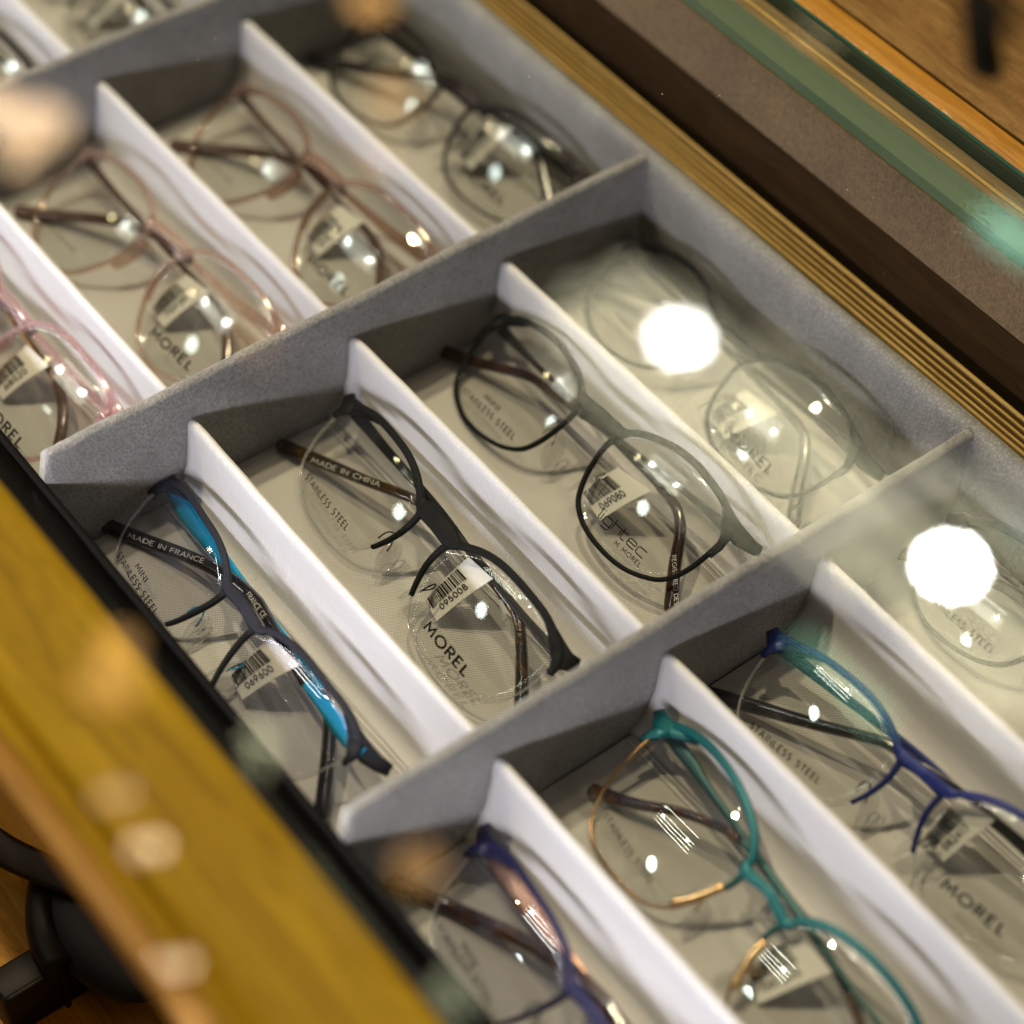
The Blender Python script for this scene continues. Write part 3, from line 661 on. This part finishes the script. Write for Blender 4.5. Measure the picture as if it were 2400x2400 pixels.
E2 = [(52, 16.6, 2), (59, 14.8, 3.8), (65, 12.6, 6.4), (69.5, 11.6, 7), (73, 13.6, 4.8)]
g2st = dict(mat='f_black', rim='semi', i0=4, i1=16, bar=1.3, th=1.9, end=E2, foot=[(64.5, 12.5, 5), (67.6, 9.6, 4.2), (68.7, 7.2, 2.8), (69, 4.6, 1.2)],
    bridge=[(13.0, 11.0, 2.0), (10.9, 9.9, 4.6), (8.2, 9.6, 6.6), (4, 9.9, 7.0), (0, 10, 6.8), (-4, 9.9, 7.0), (-8.2, 9.6, 6.6), (-10.9, 9.9, 4.6), (-13.0, 11.0, 2.0)], tR=TEMPLE_R, tL=TEMPLE_L,
    tmatR='gunmetal', tmatL='f_black', padmat='gunmetal', padpos=(11, -11), split=4, splitL=3,
    print=[('MOREL', 1, (26.6, -16.6), (50.1, -16.5), 3.3, .012), ('STAINLESS STEEL', -1, (-56, -16.6), (-24.8, -16.4), 2.15, .006)],
    tag=((14.5, 9.5), (27.5, 11), (20, -14), (10.5, -12.5), '095008'), tagz=(-6.0, -11.5),
    ttext=[('MADE IN CHINA', 1, (-62, -12.0), (-33, 1.2), 1.7), ('MOREL FRANCE CE', -1, (34, 7.4), (53, -1.2), 1.5)])
eyeglasses('black semi-rimless eyeglasses with label 095008, second cell from the yellow rail', 'g2', (78.18, 41.89, .599, -.079, .037), -29.0, g2st)

g1st = dict(mat='f_blueblack', rim='semi', i0=5, i1=16, bar=1.1, th=1.9, drop=.75, end=[(55, 4.2, 2.4), (61, 2.8, 4), (66.5, 1.2, 6.4), (70.5, .6, 6.6), (74, 1.2, 5.4), (77.5, 2.6, 4.4)], foot=[(65.5, .6, 4.8), (68.2, -2, 4.0), (69.2, -4.4, 2.6), (69.6, -6.8, 1.2)],
    bridge=[(14.6, -0.4, 1.8), (11.9, -2.0, 3.4), (8.6, -2.3, 4.6), (4, -1.7, 4.4), (0, -1.5, 4.2), (-4, -1.7, 4.4), (-8.6, -2.3, 4.6), (-11.9, -2.0, 3.4), (-14.6, -0.4, 1.8)], lens='lensdusty',
    tR=[(70, 0, 4), (60, -0.8, 6.2), (45, -.8, 5.0), (35, -1.5, 3.4), (6, 0.8, 3.4), (-4, 1.2, 4), (-20, -2, 4.2), (-38, -8.8, 4.2), (-60, -20.0, 4.6), (-77, -28.5, 5.2)],
    tL=[(-70, -0.5, 4), (-55, -0.6, 6.4), (-38, -0.4, 5.6), (-15, 0.6, 3.2), (5, 1.4, 2.2), (20, 1.6, 2.0), (40, 0.5, 3), (50, -2.5, 4), (63, -12.5, 4.6), (74, -22, 5)],
    tmatR='f_cyan', tmatL='f_cyan', padmat='f_cyan', padpos=(11.5, -20), split=3, splitL=6, tipmat='darkacetate', ttip=True,
    print=[('STAINLESS STEEL', -1, (-55, -27.8), (-22, -28.0), 2.15, .006), ('MINI', -1, (-43.8, -24.2), (-35.3, -24.2), 1.9, .006)],
    tag=((15, -1), (31, 1.5), (22, -22), (11, -21), '069600'), tagz=(-3.4, -8.5),
    ttext=[('MADE IN FRANCE', 1, (-60, -21.4), (-30, -5.6), 1.6), ('FRANCE CE', 1, (-7, 0.0), (5, 0.0), 1.7)])
eyeglasses('slate blue semi-rimless eyeglasses with bright cyan temples beside the yellow rail', 'g1', (65.28, -18.74, .527, -.097, .058), -28.0, g1st)

E3 = [(64.5, 24, 4), (68, 23, 6), (72, 22.3, 6), (77, 22.3, 5), (80, 21.8, 4.4)]
g3st = dict(mat='f_black', rim='full', w=1.7, brow=1.1, th=1.9, drop=1.0, end=[(56, 28.6, 2), (61.5, 26, 4), (66, 23.6, 6.4), (69.5, 22.6, 6.6), (73, 22.8, 5), (75.5, 23.4, 4)], foot=[(64, 24, 4.6), (67.2, 19.5, 4.0), (68, 15.5, 2.6), (67.6, 11, 1.4)],
    bridge=[(14.0, 24.2, 2.0), (11.6, 22.6, 4.2), (8.6, 21.8, 5.6), (4, 22.3, 4.6), (0, 22.5, 4.3), (-4, 22.3, 4.6), (-8.6, 21.8, 5.6), (-11.6, 22.6, 4.2), (-14.0, 24.2, 2.0)],
    tR=[(67, 22, 4.6), (45, 21.8, 2.4), (12, 20, 2.4), (-10, 18, 2.6), (-26, 16.5, 2.8), (-40, 15.2, 3), (-54, 9.8, 3.4), (-64, 5.5, 4.0), (-77, 1.0, 4.8)], tL=[(-67, 21, 4.6), (-45, 20, 2.6), (-10, 19, 2.4), (14, 18, 2.4), (31, 17.2, 2.6), (42, 15.6, 3), (49.5, 10.5, 3.4), (57, .5, 4), (66.5, -10.5, 4.6)], tmatR='gunmetal', tmatL='gunmetal', padmat='steel', padpos=(11.5, 2),
    splitL=4, tipmat='brownacetate',
    print=[('STAINLESS STEEL', -1, (-54.7, -5.4), (-21.3, -5.3), 2.15, .006), ('MINI', -1, (-43.8, -1.6), (-34.7, -1.6), 1.9, .006),
           ('M MOREL', 1, (39.2, -7.6), (52, -7.6), 1.55, .004)],
    tag=((15.5, 12.5), (32, 14), (23, -5.5), (9, -3), '069080'), tagz=(-6.5, -8.5),
    ttext=[('REGISTERED DESIGN', -1, (54.5, 2.5), (71, -11.5), 1.5)])
r3 = eyeglasses('black full-rim metal eyeglasses with label 069080, third cell from the yellow rail', 'g3', (77.707, 103.803, .607, -.03, .089), -34, g3st)

# thin square-cut lettering on the right lens of that pair
def logo_strokes(word):
    D = {'l': (0.30, [[(0, 1.5), (0, .15), (.15, 0), (.2, 0)]]), 'i': (0.28, [[(0, .95), (0, 0)], [(0, 1.28), (0, 1.42)]]),
         'g': (1.05, [[(.85, .0), (.15, 0), (0, .15), (0, .8), (.15, .95), (.85, .95)], [(.85, .95), (.85, -.35), (.7, -.5), (0.05, -.5)]]),
         'h': (1.05, [[(0, 1.5), (0, 0)], [(0, .95), (.7, .95), (.85, .8), (.85, 0)]]),
         't': (0.75, [[(0, 1.35), (0, .15), (.15, 0), (.5, 0)], [(-.2, .95), (.55, .95)]]),
         'e': (1.05, [[(0, .5), (.85, .5), (.85, .8), (.7, .95), (.15, .95), (0, .8), (0, .15), (.15, 0), (.85, 0)]]),
         'c': (0.9, [[(.85, .95), (.15, .95), (0, .8), (0, .15), (.15, 0), (.85, 0)]])}
    x = 0; out = []
    for ch in word:
        a, st = D[ch]
        for s in st: out.append([(x + p, q) for p, q in s])
        x += a
    return out, x
st_, wd_ = logo_strokes('lightec'); g = G(); k_ = 23.6 / wd_
yc3 = SH['g3'][0]
def S3(x, y):
    ax = abs(x); q = max(0, 39 - ax) if ax < 39 else ax - 39
    return -x * x / 900 - q * q / 340 - (y - yc3) ** 2 / 250 + 2.3
for s in st_:
    P = [(27.6 + x * k_, -4.6 + y * k_ * .62, 0) for x, y in s]; P = [(x, y, S3(x, y) + .8) for x, y, z in P]
    v, f = sweep(P, .42, .05, False, None, 6, .5); g.add(v, f)
g.mk('lettering', M['ink'], [c for c in r3.children if c.name.startswith('lens')][0])

# round teal pair
tst = dict(mat='f_teal', rim='semi', i0=1, i1=17, bar=1.3, th=2.6, low='f_bronze', lw=1.1, lt=1.4,
    drop=.2, end=[(57, 19.2, 2), (62, 17.2, 4.4), (66.5, 14.6, 6.4), (70.5, 13.9, 6.4), (74.2, 15.4, 4.2)], foot=[(65.5, 14.5, 5), (68.2, 10.5, 4.2), (68.9, 7.5, 2.8), (69, 4.4, 1.2)],
    bridge=[(12.6, 9.4, 2.0), (11.0, 7.4, 3.6), (8, 7.4, 4.2), (4, 8.3, 3.6), (0, 8.9, 3.4), (-4, 8.3, 3.6), (-8, 7.4, 4.2), (-11.0, 7.4, 3.6), (-12.6, 9.4, 2.0)],
    tR=[(67, 12, 4), (40, 11, 2.2), (10, 11.4, 2.2), (-8, 12, 2.4), (-22, 11.2, 2.4), (-30, 8.5, 2.4), (-42, 1.5, 2.6), (-54, -8.5, 3.2), (-66, -16.5, 4.4)],
    tL=[(-67, 13.5, 5), (-54, 13.5, 4.4), (-44, 13, 3), (-15, 12.5, 2.6), (20, 11.5, 2.6), (42, 8, 2.8), (54, 1, 3), (64, -8, 4), (73, -17, 5)],
    tmatR='f_dteal', tmatL='f_dteal', split=4, splitL=4, tipmat='tortoiseblue', padmat='gold', padpos=(12.5, -13),
    print=[('STAINLESS STEEL', -1, (-54.6, -18.6), (-25.4, -18.8), 1.8, .008)],
    tag=((14, 8.5), (29, 9.5), (22, -14), (9, -12), '061203'), tagz=(-6.3, -9), group='eyeglasses lying in the tray cells')
rt = eyeglasses('round teal eyeglasses with fine bronze lower rims and gold nose clips', 'teal', (251.7, 37.49, .448, -.121, -.002), -32.5, tst)
def S_(yc):
    def S(x, y):
        ax = abs(x); q = max(0, 39 - ax) if ax < 39 else ax - 39
        return -x * x / 900 - q * q / 340 - (y - yc) ** 2 / 250 + 2.3
    return S
St = S_(-3)
for s in (1, -1):       # polished gold clip on the nose side of each rim
    P = cr([(s * 10.9, -1, 0), (s * 12.3, -7, 0), (s * 14.5, -12.5, 0), (s * 17, -17, 0)], 5)
    v, f = sweep([(p.x, p.y, St(p.x, p.y) + .3) for p in P], [1.2] + [2.6] * (len(P) - 2) + [1.2], 2.2, False, None, 10, .6)
    mk('nose_clip', v, f, M['gold'], rt)

# the others
bst = dict(g2st); bst.update(mat='f_blue', tmatR='darkacetate', tmatL='f_blue', padmat='f_navy2', tipmat='darkacetate', split=3,
    bridge=[(13.0, 10.6, 2.0), (10.6, 9.0, 3.8), (7.6, 8.2, 5.0), (4, 8.5, 4.6), (0, 8.6, 4.4), (-4, 8.5, 4.6), (-7.6, 8.2, 5.0), (-10.6, 9.0, 3.8), (-13.0, 10.6, 2.0)], bar=1.0,
    print=[('MOREL', 1, (26.6, -15.6), (50.1, -15.5), 3.3, .012), ('STAINLESS STEEL', -1, (-56, -15.6), (-24.8, -15.4), 2.15, .006)],
    tag=((11.5, 9.5), (25, 11), (19, -10), (8.5, -8.5), '082417'), ttext=[], lens='lens')
eyeglasses('royal blue semi-rimless eyeglasses in the cell beside the round teal pair', 'g2', (250.5, 106.1, .628, .086, .03), -29, bst)
nst = dict(g1st); nst.update(mat='f_indigo', tmatR='f_rose', tmatL='f_rose', padmat='f_indigo', tipmat='tortoiseblue', ttext=[], splitL=4,
    print=[('STAINLESS STEEL', -1, (-55, -25.8), (-22, -26.0), 2.15, .006), ('MINI', -1, (-43.8, -22.8), (-35.3, -22.8), 2.15, .006)],
    tag=((15, -1), (31, 1.5), (22, -22), (11, -21), '070211'))
eyeglasses('indigo semi-rimless eyeglasses with rose gold temples at the bottom edge', 'g1', (249.4, -18.9, .523, -.101, .05), -28, nst)
dst = dict(g3st); dst.update(mat='f_black', w=1.6, brow=0.8, print=[('STAINLESS STEEL', -1, (-54.7, -5.4), (-21.3, -5.3), 2.15, .006)], ttext=[],
    tipmat='tortoise', tag=((15.5, 12.5), (32, 14), (23, -5.5), (9, -3), '090817'))
eyeglasses('thin black full-rim eyeglasses in the far right cell under a lamp reflection', 'g3', (247.1, 174.1, .513, -.019, .06), -35, dst)
d4 = dict(g3st); d4.update(mat='f_black', w=1.5, brow=1.0, print=[('MOREL', 1, (27, -4.6), (51, -4.6), 3.3, .012), ('LIGHTEC', 1, (29, -9.0), (50, -9.0), 2.1, .0), ('MINI', -1, (-43.8, -1.6), (-34.7, -1.6), 1.9, .006),
    ('STAINLESS STEEL', -1, (-54.7, -5.4), (-21.3, -5.3), 2.15, .006)], ttext=[], tmatL='gunmetal', tmatR='gunmetal', tag=((15.5, 12.5), (32, 14), (23, -5.5), (9, -3), '067115'))
eyeglasses('thin black full-rim eyeglasses under the glare in the cell beside the right tray wall', 'g3', (74.4, 166.7, .526, -.064, .06), -35, d4)

def pink(label, x, y, rz, mat, seed, tm='pinktemple', gap=(5.6)):
    st = dict(mat=mat, rim='full', w=1.7, brow=1.0, th=1.9, drop=.8, end=[(55, 34, 2), (60, 32, 4), (64, 31, 5.2), (68, 30.8, 4.6), (71, 30.6, 4)], foot=[(61.8, 30, 4), (64, 25, 3.4)],
        bridge=[(12.5, 27, 5.5), (8, 28, 5), (0, 28.6, 4.4), (-8, 28, 5), (-12.5, 27, 5.5)], pads='moulded',
        tR=[(65, 29, 5), (40, 27, 4.4), (10, 26.5, 3), (-8, 25, 3), (-20, 22.5, 3), (-30, 18.5, 3.4), (-42, 12, 3.8), (-54, 4.5, 4.2), (-66, -4, 5)],
        tL=[(-65, 28.5, 4), (-40, 26, 2.6), (-10, 24, 2.4), (15, 22.5, 2.4), (32, 21, 3), (44, 16, 3.4), (53, 8, 3.8), (60, -1, 4.4), (66, -8, 5)],
        tmatR=mat, tmatL='f_bronze' if seed == 1 else tm, split=2, splitL=4, tipmat=tm, tipt=2.6,
        print=[('MOREL', 1, (26.6, -3.2), (50.1, -3.0), 3.3, .012), ('ITALIAN ACETATE', -1, (-55, -1.0), (-27, -1.2), 1.6, .0)],
        tag=((12.5, 22), (27, 23), (20, 2), (8.5, 3), str(60101 + seed * 7919)), tagz=(-7, -10.5), group='eyeglasses lying in the tray cells')
    r = eyeglasses(label, 'pink', (x, y, .501, rz, .035), -38.5, st)
    Sp = S_(12)
    for s in (1, -1):
        P = cr([(s * 8.6, 21, 0), (s * 7.6, 16.5, 0), (s * 8.6, 11, 0), (s * 11.5, 5, 0)], 5)
        v, f = sweep([(p.x, p.y, Sp(p.x, p.y) - 2.2) for p in P], [.8] + [2.4] * (len(P) - 2) + [.8], 4.2, False, None, 10, .8)
        mk('nose_pad', v, f, M[mat], r)
    return r
pink('clear rose acetate eyeglasses cut by the left edge of the photo', -88.5, -42.0, -.02, 'pink3', 1)
pink('clear pink acetate eyeglasses left of the brownish pair, in the second row', -85.7, 23.3, .033, 'pink', 2)
pink('clear brown-pink acetate eyeglasses between the pink pair and the dark pair', -84.4, 91.9, .016, 'pink2', 3)
u4 = dict(g2st); u4.update(mat='f_purple', tmatR='f_black', tmatL='f_black', bar=1.2, tipmat='darkacetate', ttext=[], rim='full', w=1.3, brow=1.4,
    tag=((14.5, 9.5), (27.5, 11), (20, -12), (10.5, -10.5), '073390'), print=[('MOREL', 1, (26.6, -16.0), (50.1, -16.0), 3.3, .012)])
eyeglasses('dark plum eyeglasses in the upper right cell beside the tray wall', 'g2', (-98.1, 184.2, .632, .055, .03), -29, u4)
k5 = dict(g2st); k5.update(tag=((14.5, 9.5), (27.5, 11), (20, -12), (10.5, -10.5), '051226'), ttext=[], print=[('MOREL', 1, (26.6, -16.6), (50.1, -16.5), 3.3, .012)])
eyeglasses('black semi-rimless eyeglasses, only a corner showing at the top left edge', 'g2', (-262.0, 44.0, .56, -.03, .03), -31, k5)
k6 = dict(g2st); k6.update(mat='f_navy', tag=((14.5, 9.5), (27.5, 11), (20, -12), (10.5, -10.5), '058841'), ttext=[], print=[('MOREL', 1, (26.6, -16.6), (50.1, -16.5), 3.3, .012)])
eyeglasses('slate semi-rimless eyeglasses behind the farthest grey tray wall, at the top edge', 'g2', (-262.0, 110.0, .56, -.03, .03), -31, k6)

# ------------------------------------------------------------------ loose things around the case
# black leather bag on the low shelf in front of the case
bag = thing('leather_bag', 'black leather bag with padded roll and dark strap below the yellow rail', 'bag', (90, -115, -145))
def lb(o): o.location = -bag.location; return o
lb(bevel(G().box(90, 103, -143, -62, -144.8, -120).mk('body', M['leather'], bag), 1.5))
g = G(); v, f = sweep(cr([(103.4, -121.6, -119.6), (103.9, -121.6, -130), (103.6, -122, -144)], 5), 2.2, 1.6, False, (lambda p: (1, 0, 0)), 8, .8); g.add(v, f)
v, f = sweep(cr([(103, -143, -119.6), (103.2, -122, -119.2), (103, -64, -119.4)], 5), 2.4, 1.8, False, None, 8, .8); g.add(v, f)
lb(g.mk('piping', M['leather'], bag, True))
C = cr([(67, -106, -119), (82, -116.5, -118), (93.5, -121.5, -118), (104, -123, -117.5)], 8)
v, f = sweep(C, 11, 11, False, None, 14, .95); lb(mk('padded_roll', v, f, M['leather'], bag))
v = []; f = []
for i_ in range(13):
    for j_ in range(24):
        a_, b_ = math.pi * i_ / 12, 2 * math.pi * j_ / 24; v.append((98 + 33 * math.cos(a_), -101 + 20 * math.sin(a_) * math.cos(b_), -120 + 9 * math.sin(a_) * math.sin(b_)))
for i_ in range(12):
    for j_ in range(24): f.append((i_ * 24 + j_, i_ * 24 + (j_ + 1) % 24, (i_ + 1) * 24 + (j_ + 1) % 24, (i_ + 1) * 24 + j_))
lb(mk('padding', v, f, M['leather'], bag))
C = cr([(20, -124, -104), (45, -121, -105), (60, -117.7, -105), (71.6, -112.4, -105), (82, -105.5, -107), (95, -96, -112)], 8)
v, f = sweep(C, 11, 3, False, (lambda p: (0.1, -0.3, 1)), 12, .6); lb(mk('strap', v, f, M['brownleather'], bag))
fl = G().box(-3000, 3000, -3000, 3000, -720, -700).mk('floor', M['countwood']); tag(fl, kind='structure')
# dark rod hanging above the counter
P = cr([(300, -10, 345), (262, 35, 300), (224.4, 81.3, 260), (203.4, 119.1, 210)], 8)
v, f = sweep(P, [7 + 2 * i / len(P) for i in range(len(P))], 6, False, None, 12, .9)
rod = mk('hanging_rod', v, f, M['black'])
tag(rod, 'blurred black rod hanging down over the wooden countertop at the top right', 'rod')
